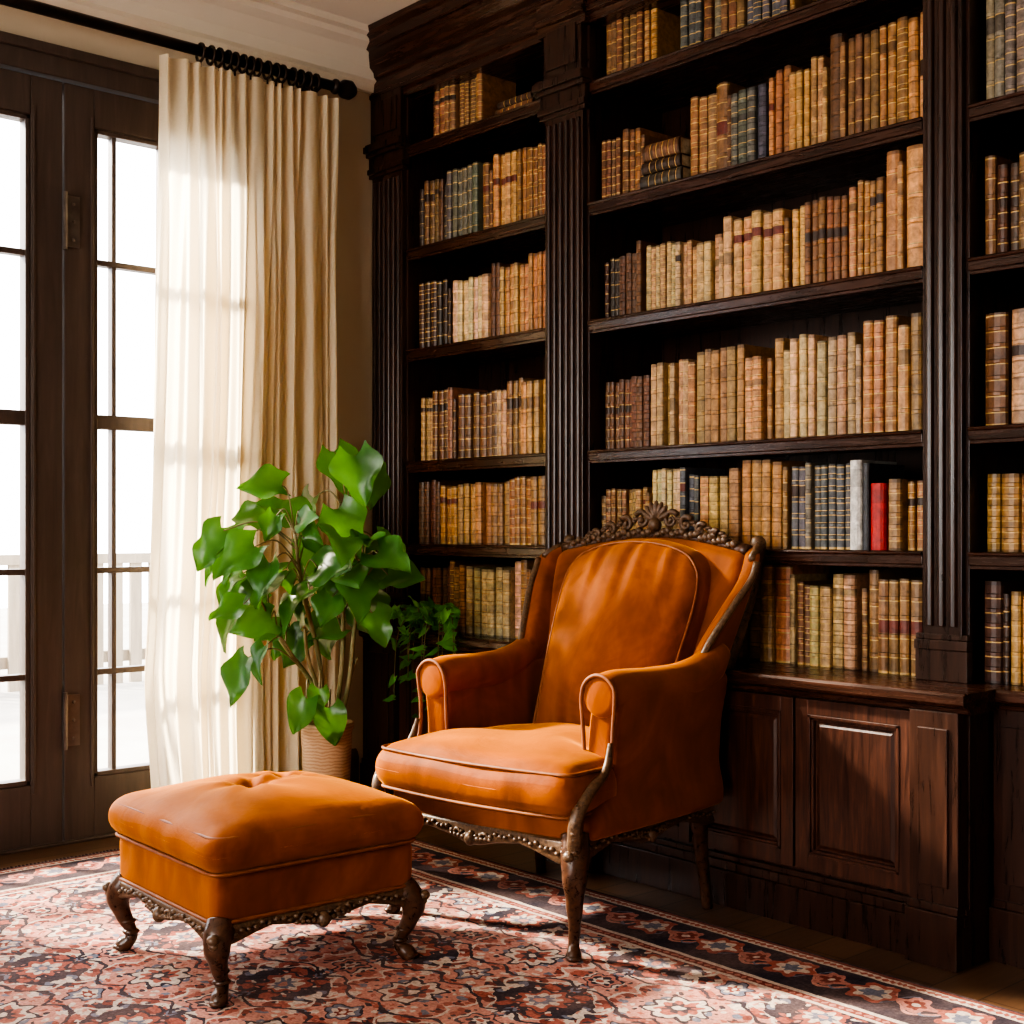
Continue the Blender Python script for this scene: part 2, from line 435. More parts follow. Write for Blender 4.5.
mb.box(DX0,DX1,-.01,.14,0,.012)
mb.build('trim_4',M_door,False,bevel=.004)

# ------------------------------------------------------------------ outside
M_ground=simple('outdoor_paving',(.24,.225,.20),(.32,.30,.27),2,.9)
M_fence=simple('fence_boards',(.19,.16,.12),(.25,.21,.16),6,.9,stretch=(6,6,.6))
mb=MB(); mb.box(-12,10,.16,14,-.15,-.05); mb.build('ground_outside',M_ground,False)
mb=MB()
for i in range(70):
    x=-6+i*.145; mb.box(x,x+.085,4.6,4.63,-.05,.80)
mb.box(-6,4.2,4.59,4.66,.80,.87); mb.box(-6,4.2,4.64,4.68,.10,.18)
mb.build('garden_fence',M_fence,False)

# ------------------------------------------------------------------ bookcase (breakfront: centre base projects)
XU=-.37; XC=-.56; XS=-.415
BC=empty('bookcase',(0,0,0))
SH=[.66,.99,1.305,1.73,2.115,2.51]
YEND=-3.75
pil=[(-.215,0),(-1.195,-.995),(-2.545,-2.415),(YEND,YEND+.14)]
bays=[(-.995,-.215),(-2.415,-1.195),(YEND+.14,-2.545)]
mb=MB()
mb.box(-.012,-.001,YEND,0,.6,2.95)
for y0,y1 in pil:
    mb.box(XU,-.012,y0,y1,.66,2.74)
    w=y1-y0; m0=.010
    mb.box(XU-.020,XU,y0+m0,y1-m0,.70,2.44)
    nf=max(3,int((w-.03)/.028)); st=(w-2*m0-.012)/nf
    for k in range(nf):
        yc=y0+m0+.006+st*(k+.5)
        mb.tube([(XU-.020,yc,.80),(XU-.020,yc,2.40)],st*.36,8)
    for (za,zb,p) in ((.66,.74,.026),(.74,.765,.030),(.765,.78,.024),(2.42,2.435,.03),(2.435,2.455,.038),(2.455,2.50,.030),(2.50,2.515,.045),(2.515,2.54,.058),(2.54,2.55,.048)):
        mb.box(XU-p,XU,y0-p*.3 if y0>YEND else y0,min(-.001,y1+p*.3),za,zb)
    mb.box(XU-.028,XU,y0+.01,y1-.01,2.55,2.74)
    mb.box(XU-.036,XU-.028,y0+.03,y1-.03,2.58,2.71)
mb.build('pilasters',M_case,False,BC,bevel=.002)
mb=MB()
for (y0,y1) in bays:
    for z in SH[1:]:
        mb.box(XU+.004,-.012,y0,y1,z-.028,z)
        mb.box(XU-.006,XU+.010,y0,y1,z-.034,z-.004)
        mb.tube([(XU-.006,y0,z-.006),(XU-.006,y1,z-.006)],.006,8)
        mb.box(XU-.001,XU+.006,y0,y1,z-.044,z-.034)
    mb.box(XU+.0,-.012,y0,y1,2.74,2.80)
ent=[(-.012,2.70),(XU-.012,2.70),(XU-.012,2.725),(XU-.028,2.735),(XU-.028,2.75),(XU-.020,2.755),(XU-.020,2.80),(XU-.034,2.81),(XU-.040,2.825),
     (XU-.060,2.84),(XU-.085,2.875),(XU-.090,2.885),(XU-.105,2.89),(XU-.115,2.92),(XU-.135,2.935),(XU-.14,2.958),(-.012,2.958)]
mb.prism_y(ent,YEND,-.001)
for y0,y1 in pil[1:3]:
    e2=[(x-.02 if x<-.1 else x,z) for x,z in ent]
    mb.prism_y(e2,y0-.012,y1+.012)
mb.build('shelves',M_caseh,False,BC,bevel=.0015)
mb=MB()
SEG=[(YEND,-2.635,XS),(-2.635,-1.195,XC),(-1.195,-.001,XS)]
for (ya,yb_,xf) in SEG:
    mb.box(xf+.03,-.012,ya,yb_,0,.62)
    mb.box(xf-.002,xf+.03,ya,yb_,0,.10); mb.box(xf+.006,xf+.03,ya,yb_,.10,.125); mb.box(xf+.015,xf+.03,ya,yb_,.125,.14)
bpil=[(-2.63,-2.50,XC),(-1.42,-1.20,XC),(-.20,-.002,XS),(-1.19,-1.08,XS),(YEND,YEND+.14,XS),(-2.80,-2.64,XS)]
for y0,y1,xf in bpil:
    mb.box(xf-.014,xf+.03,y0,y1,.13,.61)
    mb.box(xf-.028,xf+.03,y0-.004,min(-.001,y1+.004),0,.13)
    mb.box(xf-.020,xf+.03,y0-.002,min(-.001,y1+.002),.13,.15)
    mb.box(xf-.020,xf-.012,y0+.025,y1-.025,.19,.57)
mb.build('base_cabinet',M_case,False,BC,bevel=.002)
mb=MB()
for (ya,yb_,xf) in SEG:
    if xf==XC: ya-=.02; yb_+=.02
    elif yb_<-2: yb_-=.02
    else: ya+=.02
    cnt=[(-.012,.622),(xf,.606),(xf-.012,.610),(xf-.016,.622),(xf-.030,.628),(xf-.034,.634),(xf-.034,.652),(xf-.028,.66),(-.012,.66)]
    mb.prism_y(cnt,ya,yb_)
mb.build('counter',M_caseh,False,BC,bevel=.0015)
mb=MB()
def cab_door(y0,y1,xf,z0=.15,z1=.600):
    g=.004; y0+=g;y1-=g; x=xf+.03
    s=.040
    mb.box(x-.018,x,y0,y0+s,z0,z1); mb.box(x-.018,x,y1-s,y1,z0,z1); mb.box(x-.018,x,y0+s,y1-s,z0,z0+s); mb.box(x-.018,x,y0+s,y1-s,z1-s,z1)
    for (q,t) in ((s,.021),(s+.007,.015)):
        w=.008
        mb.box(x-t,x,y0+q,y0+q+w,z0+q,z1-q); mb.box(x-t,x,y1-q-w,y1-q,z0+q,z1-q)
        mb.box(x-t,x,y0+q,y1-q,z0+q,z0+q+w); mb.box(x-t,x,y0+q,y1-q,z1-q-w,z1-q)
    a=s+.02; b_=s+.030
    v=[(x-.004,y0+a,z0+a),(x-.004,y1-a,z0+a),(x-.004,y1-a,z1-a),(x-.004,y0+a,z1-a),(x-.009,y0+b_,z0+b_),(x-.009,y1-b_,z0+b_),(x-.009,y1-b_,z1-b_),(x-.009,y0+b_,z1-b_)]
    mb.add(v,[(0,1,5,4),(1,2,6,5),(2,3,7,6),(3,0,4,7),(4,5,6,7)])
    mb.box(x-.004,x,y0+s,y1-s,z0+s,z1-s)
for (ya,yb_,n,xf) in ((-2.50,-1.42,3,XC),(-1.08,-.20,2,XS),(YEND+.14,-2.80,2,XS)):
    for k in range(n): cab_door(ya+(yb_-ya)*k/n,ya+(yb_-ya)*(k+1)/n,xf)
mb.build('cabinet_doors',M_panel,False,BC,bevel=.001)

# ------------------------------------------------------------------ books
TAN=[(.40,.205,.072),(.46,.255,.095),(.34,.165,.055),(.29,.135,.044),(.44,.235,.086),(.37,.188,.064)]
CRM=[(.50,.335,.165),(.46,.29,.135),(.54,.385,.21)]
DRK=[(.04,.02,.013),(.07,.034,.02),(.055,.04,.03),(.10,.045,.022)]
GRY=[(.14,.12,.10),(.10,.10,.105),(.19,.155,.115),(.08,.085,.095)]
BRN=[(.20,.092,.038),(.24,.12,.05),(.15,.065,.03)]
GOLD=(.55,.36,.13)
bk=MB()
def book(yc,w,h,d,z,xf,colr,lean=0,style=0,flatstack=False,plain=False,dec=None):
    bul=min(.014,w*.34); na=6
    prof=[]
    for i in range(na+1):
        a=math.pi*(i/na)-math.pi/2
        prof.append((-bul*math.cos(a),math.sin(a)*w/2))
    nb,label,lcol,gb=dec if dec else (random.choice((4,5,5,6)),random.choice((0,1,2)),tuple(q*.5 for q in colr),.4)
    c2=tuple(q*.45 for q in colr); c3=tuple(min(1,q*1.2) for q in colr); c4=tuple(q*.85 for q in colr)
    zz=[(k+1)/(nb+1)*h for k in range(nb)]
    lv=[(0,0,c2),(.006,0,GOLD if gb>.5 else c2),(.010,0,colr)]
    for k,zb in enumerate(zz):
        seg=colr if k%2 else c4
        if label and k==nb-label: seg=lcol
        lv.append((zb-.0085,0,seg))
        lv.append((zb-.0055,0,GOLD if gb>.35 else c2))
        lv.append((zb-.0038,.0030,c3)); lv.append((zb+.0038,.0030,c3)); lv.append((zb+.0055,0,c2))
        lv.append((zb+.0080,0,GOLD if style==1 else c4))
    lv.append((h-.010,0,colr)); lv.append((h-.006,0,GOLD if gb>.5 else c2)); lv.append((h,0,c2))
    if plain: lv=[(0,0,colr),(h*.2,0,colr),(h*.7,0,colr),(h*.9,0,tuple(q*.7 for q in colr)),(h,0,colr)]
    def T(x,y,zv):
        if flatstack: return (xf+x, yc+zv-h/2, z+w/2+y)
        return (xf+x, yc+y+lean*zv, z+zv)
    n=len(prof); base=len(bk.v)
    vs=[]
    for (zv,off,_) in lv:
        for (px,py) in prof:
            vs.append(T(px-off*math.cos(py/(w/2)*math.pi/2),py,zv))
    bk.v.extend(vs)
    for i in range(1,len(lv)):
        cc=lv[i][2]
        for k in range(n-1):
            bk.f.append((base+(i-1)*n+k,base+i*n+k,base+i*n+k+1,base+(i-1)*n+k+1)); bk.m.append(0)
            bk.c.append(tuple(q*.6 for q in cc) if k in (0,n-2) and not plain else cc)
    bt=.003
    for sg in (-1,1):
        y0=sg*w/2; y1=sg*(w/2-bt)
        vv=[T(0,y0,0),T(d,y0,0),T(d,y0,h),T(0,y0,h),T(0,y1,0),T(d,y1,0),T(d,y1,h),T(0,y1,h)]
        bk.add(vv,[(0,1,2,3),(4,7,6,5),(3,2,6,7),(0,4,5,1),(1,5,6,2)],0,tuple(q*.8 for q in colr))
    yy=w/2-bt; p=(.40,.31,.20)
    vv=[T(0,-yy,.004),T(d-.004,-yy,.004),T(d-.004,yy,.004),T(0,yy,.004),T(0,-yy,h-.004),T(d-.004,-yy,h-.004),T(d-.004,yy,h-.004),T(0,yy,h-.004)]
    bk.add(vv,[(4,5,6,7),(0,3,2,1),(1,2,6,5)],0,p)
    cap=[T(px*.9,py,h-.002) for px,py in prof]; bk.add(cap,[tuple(range(n))],0,c2)
    cap=[T(px*.9,py,.002) for px,py in prof]; bk.add(cap,[tuple(range(n))[::-1]],0,c2)
def jit(c):
    k=random.uniform(.8,1.2); return tuple(min(.9,q*k*random.uniform(.95,1.05)) for q in c)
def run(ya,yb_,z,h,w,pals,var=.022,depth=(.15,.2)):
    y=ya; left=0
    while True:
        if left<=0:
            left=random.choice((1,1,2,3,4,6))
            ch=random.uniform(h-var,h+var); cw=random.uniform(*w); cc=jit(random.choice(random.choice(pals))); st=random.choice((0,0,1)); dp=random.uniform(*depth)
            xo=random.uniform(0,.022)
            L=random.choice((0,0,0,1,2)); lc=random.choice([(.04,.018,.01),(.13,.025,.015),tuple(q*.4 for q in cc),tuple(q*.5 for q in cc)])
            dec=(random.choice((4,5,5,6,7)),L,lc,random.random())
        ww=cw*random.uniform(.85,1.15)
        if y-ww<yb_: break
        book(y-ww/2,ww-.0012,ch+random.uniform(-.006,.006),dp,z,XU+.038+xo+random.uniform(0,.010),tuple(q*random.uniform(.88,1.12) for q in cc),random.uniform(-.006,.006),st,dec=dec)
        y-=ww; left-=1
    g=y-yb_
    if g>.012 and g<.05:
        book(yb_+.012,.018,h*.9,.15,z,XU+.05,jit(random.choice(random.choice(pals))))
    return y
def rows(rowspec):
    for z,segs in rowspec:
        for s in segs:
            ya,yb_,h,w,p=s[:5]; run(ya,yb_,z+.0005,h,w,p,*(s[5:]))
W1=(.020,.030); W2=(.026,.038); W3=(.045,.06)
rows([
 (SH[5],[(-1.22,-1.44,.20,W2,[BRN,TAN]),(-1.55,-1.98,.23,W2,[GRY,TAN,BRN]),(-2.05,-2.40,.26,W2,[TAN,DRK])]),
 (SH[4],[(-1.21,-1.30,.19,W1,[BRN,DRK]),(-1.30,-1.40,.21,W1,[BRN,TAN]),(-1.58,-1.75,.255,(.035,.05),[BRN]),(-1.75,-1.89,.235,W2,[GRY]),(-1.89,-2.09,.25,W1,[TAN]),(-2.09,-2.15,.31,(.048,.050),[BRN],.005),(-2.15,-2.41,.30,(.026,.036),[TAN,TAN,BRN],.02)]),
 (SH[3],[(-1.21,-1.37,.215,W1,[DRK,BRN]),(-1.37,-1.40,.25,(.022,.024),[BRN]),(-1.40,-1.72,.205,W1,[CRM,TAN]),(-1.72,-1.96,.235,W2,[CRM,TAN,TAN]),(-1.96,-2.27,.255,W1,[TAN,TAN,CRM]),(-2.27,-2.33,.33,(.048,.05),[TAN],.004),(-2.33,-2.41,.33,(.066,.068),[TAN],.004)]),
 (SH[2],[(-1.21,-1.43,.245,W1,[TAN,TAN,BRN]),(-1.43,-1.58,.27,W1,[CRM,TAN]),(-1.58,-1.90,.265,W2,[TAN,TAN,CRM]),(-1.90,-2.20,.275,W2,[TAN,TAN,CRM]),(-2.20,-2.41,.29,(.03,.040),[TAN])]),
 (SH[1],[(-1.21,-1.42,.19,W1,[BRN,TAN]),(-1.42,-1.62,.225,W1,[GRY,CRM]),(-1.62,-1.78,.235,W2,[CRM,TAN]),(-1.78,-1.955,.262,(.035,.042),[BRN,TAN],.008),(-1.955,-2.165,.24,W1,[GRY],.006),(-2.335,-2.41,.19,W1,[TAN])]),
 (SH[0],[(-1.21,-1.80,.24,W2,[BRN,TAN,CRM]),(-1.80,-1.98,.285,(.050,.056),[CRM,TAN],.006),(-1.98,-2.22,.25,W2,[CRM,BRN,CRM]),(-2.22,-2.40,.25,(.03,.042),[BRN,GRY,BRN])]),
 (SH[5],[(-.30,-.62,.21,W2,[BRN,DRK,BRN])]),
 (SH[4],[(-.23,-.40,.25,W2,[DRK,BRN]),(-.40,-.66,.25,W2,[GRY,BRN,BRN]),(-.66,-.98,.27,W1,[TAN,BRN])]),
 (SH[3],[(-.23,-.42,.24,W2,[BRN,DRK]),(-.42,-.70,.25,W2,[CRM,BRN]),(-.70,-.98,.27,W1,[BRN,TAN])]),
 (SH[2],[(-.23,-.45,.25,W2,[BRN,TAN,TAN]),(-.45,-.98,.255,W2,[CRM,TAN,TAN,BRN])]),
 (SH[1],[(-.23,-.98,.225,W2,[TAN,BRN,TAN])]),
 (SH[0],[(-.23,-.52,.25,W2,[TAN,BRN]),(-.52,-.98,.26,W2,[CRM,BRN,TAN])]),
 (SH[5],[(-2.56,-3.0,.22,W2,[DRK])]),
 (SH[4],[(-2.56,-3.5,.27,W2,[DRK,DRK,GRY])]),
 (SH[3],[(-2.56,-3.5,.25,W2,[BRN,DRK,DRK])]),
 (SH[2],[(-2.56,-2.63,.30,(.055,.06),[BRN]),(-2.63,-3.5,.30,W3,[CRM,TAN,CRM])]),
 (SH[1],[(-2.56,-3.5,.20,W3,[TAN,BRN])]),
 (SH[0],[(-2.56,-2.63,.25,(.055,.06),[DRK]),(-2.63,-3.5,.235,W2,[BRN,TAN])]),
])
book(-2.19,.036,.245,.17,SH[1]+.0005,XU+.036,(.62,.60,.56),plain=True)
book(-2.222,.020,.235,.17,SH[1]+.0005,XU+.036,(.03,.03,.035),plain=True)
book(-2.26,.046,.18,.15,SH[1]+.0005,XU+.036,(.42,.008,.006),plain=True)
book(-2.312,.04,.19,.15,SH[1]+.0005,XU+.036,(.30,.17,.07))
for (yc,z,hs) in ((-1.49,SH[4],[(.05,.17,DRK),(.04,.16,DRK),(.055,.15,BRN)]),(-.80,SH[5],[(.03,.2,BRN),(.025,.18,DRK)])):
    zz=z+.0005
    for w,h,p in hs: book(yc,w,h,.2,zz,XU+.03,jit(random.choice(p)),flatstack=True); zz+=w
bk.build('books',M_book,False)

# ------------------------------------------------------------------ rug
hx=(RX1-RX0)/2; hy=(RY1-RY0)/2
mb=MB(); mb.soft((0,0,.005),(hx,hy,.005),.0045,nm=2,nc=2)
for i in range(int(2*hx/.012)):
    x=-hx+.006+i*.012
    mb.box(x,x+.004,hy-.002,hy+.035+random.uniform(-.004,.004),.001,.004)
rug=mb.build('persian_rug',M_rug,False); rug.location=((RX0+RX1)/2,(RY0+RY1)/2,0.0005)

# ------------------------------------------------------------------ furniture helpers
def scallop_trim(mb,pts,z_top,z_bot,depth,thick,nseg,mat=0,beads=True):
    P=[Vector((p[0],p[1],0)) for p in pts]
    for i in range(len(P)-1):
        a,b=P[i],P[i+1]; d=(b-a); L=d.length; d.normalize(); nrm=Vector((d.y,-d.x,0))
        n=nseg; vs=[]
        def drop(t):
            return depth*(.75*math.exp(-((t-.5)/.09)**2)+.9*math.exp(-((t)/.12)**2)+.9*math.exp(-((1-t)/.12)**2)+.25*abs(math.sin(t*math.pi*4)))
        for k in range(n+1):
            t=k/n; p=a+d*L*t; zb=z_bot-drop(t)
            for (o,z) in ((-.01,z_top),(thick*.6,z_top),(thick,z_top-.008),(thick*.7,(z_top+zb)/2),(thick*1.15,zb+.006),(thick*.6,zb),(-.01,zb)):
                q=p+nrm*o; vs.append((q.x,q.y,z))
        fs=[]
        for k in range(n):
            for j in range(7): fs.append((k*7+j,k*7+(j+1)%7,(k+1)*7+(j+1)%7,(k+1)*7+j))
        fs+=[tuple(range(7))[::-1],tuple(n*7+j for j in range(7))]
        mb.add(vs,fs,mat)
        if beads:
            m=int(L/.017)
            for k in range(m+1):
                t=k/m; p=a+d*L*t+nrm*(thick*.95)
                mb.ball((p.x,p.y,(z_top+z_bot-drop(t))/2+.004*math.sin(k*2.4)),.0085,mat,(1,1,.7),6,4)
            for s in (-1,1):
                # leaf scrolls either side of centre
                path=[]
                for k in range(12):
                    aa=k/11*TAU*.95; r=.016*(1-k/14)
                    q=a+d*(L*.5+s*(.05-r*math.cos(aa)))+nrm*(thick*1.1); path.append((q.x,q.y,z_bot-.004+r*math.sin(aa)))
                mb.tube(path,[.0055*(1-k/18) for k in range(12)],6,mat)
                for k in range(5):
                    p=a+d*(L*.5+s*(.012+k*.014))+nrm*(thick*1.05)
                    mb.ball((p.x,p.y,z_bot-.004-.008*math.exp(-k*.6)),.011-k*.0009,mat,(1,1,.7),6,4)
            p=a+d*L*.5+nrm*thick*1.15; mb.ball((p.x,p.y,z_bot-.010),.017,mat,(1,1,1.1))
def smooth_path(pts,rads,n=6):
    P=[Vector(p) for p in pts]; out=[];ro=[]
    for i in range(len(P)-1):
        p0=P[max(0,i-1)];p1=P[i];p2=P[i+1];p3=P[min(len(P)-1,i+2)]
        for k in range(n):
            t=k/n
            out.append(.5*((2*p1)+(p2-p0)*t+(2*p0-5*p1+4*p2-p3)*t*t+(3*p1-p0-3*p2+p3)*t**3))
            tt=t*t*(3-2*t); ro.append(lerp(rads[i],rads[i+1],tt))
    out.append(P[-1]); ro.append(rads[-1]); return out,ro
def stube(mb,pts,rads,n=10,mat=0,k=6,flat=1):
    p,r=smooth_path(pts,rads,k); mb.tube(p,r,n,mat,flat=flat)
def outline(hx,hy,r,n=6,m=14,fn=None,z=0):
    pts=[]
    cs=[(hx-r,hy-r,0),(-(hx-r),hy-r,90),(-(hx-r),-(hy-r),180),(hx-r,-(hy-r),270)]
    for i,(cx,cy,a0) in enumerate(cs):
        for k in range(n+1):
            a=math.radians(a0+90*k/n); pts.append(Vector((cx+r*math.cos(a),cy+r*math.sin(a),z)))
        nx=cs[(i+1)%4]; a=math.radians(nx[2]); q=Vector((nx[0]+r*math.cos(a),nx[1]+r*math.sin(a),z)); p=pts[-1]
        for k in range(1,m): pts.append(p.lerp(q,k/m))
    return [fn(p) if fn else p for p in pts]

# ------------------------------------------------------------------ armchair
AC=empty('armchair',(2.487+OX,2.628+OY,0),math.radians(-82.3)); AC.scale=(.965,1,1)
V=MB(); Wd=MB(); Cv=MB(); Pp=MB()
def railfn(p):
    if p.y<-.1: p.y-= .022*math.cos(p.x/.34*math.pi/2)*sstep(-.1,-.3,p.y)
    return p
V.soft((0,.0,.322),(.328,.300,.052),.02,railfn)
HC=.338
def wfun(y): return lerp(.250,HC,sstep(-.09,-.165,y))
def cushfn(p):
    hxx=HC; nx=p.x/hxx; ny=p.y/.27
    yabs=p.y-.07
    p.x*= wfun(yabs)/hxx
    if p.y<-.15: p.y-=.022*math.cos(nx*math.pi/2)*sstep(-.15,-.27,p.y)
    if p.z>0: p.z+=.036*(1-min(1,abs(nx))**2.6)*(1-min(1,abs(ny))**3.2)
    bul=.020*math.cos(min(1,abs(p.z)/.06)*math.pi/2)
    if ny<-.9: p.y-=bul
    if abs(nx)>.93 and ny<-.3: p.x+=bul*.6*(1 if nx>0 else -1)
    if p.z>0: p.z+=.003*math.sin(nx*6+ny*3)
    return p
V.soft((0,-.07,.410),(HC,.270,.064),.040,cushfn,nm=30)
for zz in (.050,-.052):
    def f2(p):
        ny=p.y/.27; nx=p.x/HC; p.x*=wfun(p.y-.07)/HC
        if p.y<-.15: p.y-=.029*math.cos(nx*math.pi/2)*sstep(-.15,-.27,p.y)
        return p+Vector((0,-.07,.410))
    Pp.tube(outline(HC-.001,.268,.03,fn=f2,z=zz,m=24),.0048,6,closed=True)
AX=.292; YA=-.175
for s in (-1,1):
    def armfn(p,s=s):
        z=p.z+.475
        t=(p.y+.24)/.48
        if p.y<-.1: p.y-= .11*sstep(.43,.34,z)*sstep(-.05,-.22,p.y)
        p.x+= s*(.016*sstep(.5,.66,z)+.018*t*sstep(.3,.7,z)) + s*.012*math.sin(min(1,max(0,t))*math.pi)
        if z<.42: p.x+=s*.018*sstep(.42,.33,z)
        return p
    V.soft((s*AX,.090,.475),(.048,.250,.185),.026,armfn,nm=16)
    pts=[(s*(AX+.008),YA+.02,.630),(s*(AX+.012),YA+.08,.635),(s*(AX+.022),.04,.632),(s*(AX+.034),.17,.640),(s*(AX+.042),.27,.668),(s*(AX+.040),.34,.71)]
    p,r=smooth_path(pts,[.056,.058,.057,.054,.050,.036],6)
    p=[p[0]+Vector((0,-.019,0)),p[0]+Vector((0,-.016,0)),p[0]+Vector((0,-.008,0))]+p; r=[.038,.049,.054]+r
    V.tube(p,r,22)
    y0=YA+.001
    arc=[(s*(AX-.046),y0+.012,.47),(s*(AX-.047),y0+.006,.56),(s*(AX-.049),y0+.002,.615)]
    for k in range(1,10):
        a=math.pi*k/10; arc.append((s*(AX+.008-.054*math.cos(a)),y0+.000,.630+.053*math.sin(a)))
    arc+= [(s*(AX+.058),y0+.002,.615),(s*(AX+.052),y0+.004,.56),(s*(AX+.050),y0-.002,.48),(s*(AX+.052),y0-.03,.42)]
    stube(Pp,arc,[.0058]*len(arc),6)
    stube(Cv,[(s*(AX+.052),y0-.008,.52),(s*(AX+.058),y0-.035,.455),(s*(AX+.064),-.28,.415),(s*.352,-.324,.365),(s*.344,-.324,.31),(s*.336,-.315,.27)],[.006,.011,.015,.018,.019,.019],8)
    for k in range(9): Cv.ball((s*(.354-.0012*k),-.336+.003*abs(k-4),.385-k*.015),.012,sc=(1,.8,.8),n=7,m=5)
def yb(z): return .262+.245*sstep(.30,1.15,z)
def wb(z): return lerp(.298,.352,sstep(.40,1.0,z))
def arch(nx): return math.cos(min(1,abs(nx))*math.pi/2)
def backfn(p):
    z=p.z+.68; nx=p.x/.34
    p.x=nx*wb(z)
    top=sstep(.1,.30,p.z)
    zz=z+top*(.045*arch(nx)-.018)
    y=p.y+yb(z)-.040*nx*nx+.03
    return Vector((p.x,y,zz))
V.soft((0,0,0),(.34,.040,.315),.03,lambda p:backfn(p),nm=16)
def cw(z): return lerp(.234,.262,sstep(.5,.95,z))
def innfn(p):
    nx=p.x/.275; nz=p.z/.28; z=p.z+.704
    x=nx*cw(z)*(1-.12*max(0,nz)**4)
    top=max(0,nz)
    zz=z+ .034*arch(nx)*top-.024*top*abs(nx)**4
    bulge=.070*(1-min(1,abs(nx))**2.0)*(1-min(1,abs(nz))**2.4)
    y=p.y+yb(z)-.042-.015*nx*nx-(bulge if p.y<0 else 0)
    g=(math.sin(nx*17+1)*.0065+math.sin(nx*29)*.0035)*(abs(nz)**1.8)*(1-abs(nx)**4)
    if p.y<0: y+=g
    return Vector((x,y,zz))
V.soft((0,0,0),(.275,.055,.28),.045,innfn,nm=36)
pts=[]
for q in outline(.268,.272,.05,m=16):
    nx=q.x/.275; nz=q.y/.28; z=q.y+.704
    x=nx*cw(z)*(1-.12*max(0,nz)**4); zz=z+.034*arch(nx)*max(0,nz)-.024*max(0,nz)*abs(nx)**4
    pts.append(Vector((x,yb(z)-.042-.015*nx*nx-.043,zz)))
Pp.tube(pts,.0045,6,closed=True)
def fw(z): return lerp(.140,.075,sstep(.66,1.0,z))
for s in (-1,1):
    def wingfn(p,s=s):
        v=(p.y+.08)/.16; z=p.z+.815
        y=yb(z)+.015-(1-v)*fw(z)
        x=s*(wb(z)-.006+ .045*(1-v)*sstep(.68,.95,z)) + p.x
        zz=z-(.030*(1-v)**1.5*sstep(.83,.99,z))
        return Vector((x,y,zz))
    V.soft((0,0,0),(.026,.08,.182),.022,wingfn,nm=10)
    path=[]
    for k in range(11):
        z=.66+.325*k/10; path.append((s*(wb(z)-.006+.045*sstep(.68,.95,z)+.016),yb(z)+.014-fw(z),z-.03*sstep(.83,.99,z)))
    stube(Cv,path,[.011]*11,7,k=2)
    path=[(s*(wb(z)+.004),yb(z)+.036,z) for z in (.30,.42,.54,.66,.78,.90,.96,1.00)]
    stube(Wd,path,[.022,.021,.020,.021,.021,.020,.019,.020],10)
    Cv.tube([(s*(wb(.98)+.036),yb(.97)-fw(.97)+.02,.962),(s*(wb(.98)+.022),yb(.98)-.01,.985),(s*(wb(.99)+.004),yb(1.0)+.03,1.0)],[.010,.013,.018],8)
    Cv.ball((s*(wb(1.0)+.002),yb(1.0)+.03,1.005),.024,sc=(1,1,1))
YR=yb(1.0)
def crz(x): return .980+.048*arch(x/.36)
path=[(x,YR+.032-.040*(x/.34)**2,crz(x)) for x in [(-.346+.692*k/24) for k in range(25)]]
Wd.tube(path,[.020]*25,10)
for k in range(34):
    x=-.30+.60*k/33; yy=YR+.016-.040*(x/.34)**2
    Cv.ball((x,yy,crz(x)+.010+.006*math.sin(k*2.1)),.0135,sc=(1,1,.9),n=7,m=5)
for s in (-1,1):
    for (cx,cz,R,turn) in ((.055,1.074,.028,1.3),(.112,1.062,.024,1.2),(.168,1.046,.019,1.1),(.22,1.030,.015,1.0)):
        path=[]
        for k in range(18):
            a=k/17*TAU*turn+.6; r=R*(1-k/20)
            path.append((s*(cx+r*math.cos(a)),YR+.018-.040*(cx/.34)**2,cz+r*math.sin(a)))
        Cv.tube(path,[.0095*(1-k/26) for k in range(18)],7)
        for q in range(3):
            Cv.ball((s*(cx+.025+q*.010),YR+.02-.040*(cx/.34)**2,cz+.004-q*.008),.010,sc=(1.4,.8,.7),n=7,m=5)
        Cv.ball((s*cx,YR+.016-.040*(cx/.34)**2,cz),.009)
for k in range(7):
    a=math.radians(30+20*k); rot=Matrix.Rotation(-(a-math.pi/2),3,'Y')
    c=Vector((.034*math.cos(a),YR+.016,1.066+.038*math.sin(a)))
    Cv.ball(c,.030,sc=(.34,.4,1.0),rot=rot)
Cv.ball((0,YR+.008,1.060),.022)
scallop_trim(Cv,[(-.325,.30),(-.325,-.31),(.325,-.31),(.325,.30)],.300,.272,.034,.016,44)
for s in (-1,1):
    stube(Wd,[(s*.312,-.285,.31),(s*.326,-.300,.262),(s*.334,-.312,.215),(s*.328,-.305,.15),(s*.316,-.290,.085),(s*.312,-.288,.045),(s*.320,-.298,.022),(s*.324,-.304,.0115)],
          [.036,.038,.032,.022,.015,.014,.020,.019],12)
    for k in range(7): Cv.ball((s*(.334-.001*k),-.336+.006*k,.268-k*.019),.017-k*.0018,sc=(1,.7,.8),n=8,m=5)
    Wd.ball((s*.324,-.304,.018),.019,sc=(1.1,1.1,.5))
    stube(Wd,[(s*.298,.285,.33),(s*.300,.285,.25),(s*.302,.292,.17),(s*.306,.305,.08),(s*.308,.318,.001)],[.030,.027,.021,.016,.017],10)
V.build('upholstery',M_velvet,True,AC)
Wd.build('frame_and_legs',M_leg,True,AC); Cv.build('carving',M_carve,True,AC); Pp.build('piping',M_pipe,True,AC)

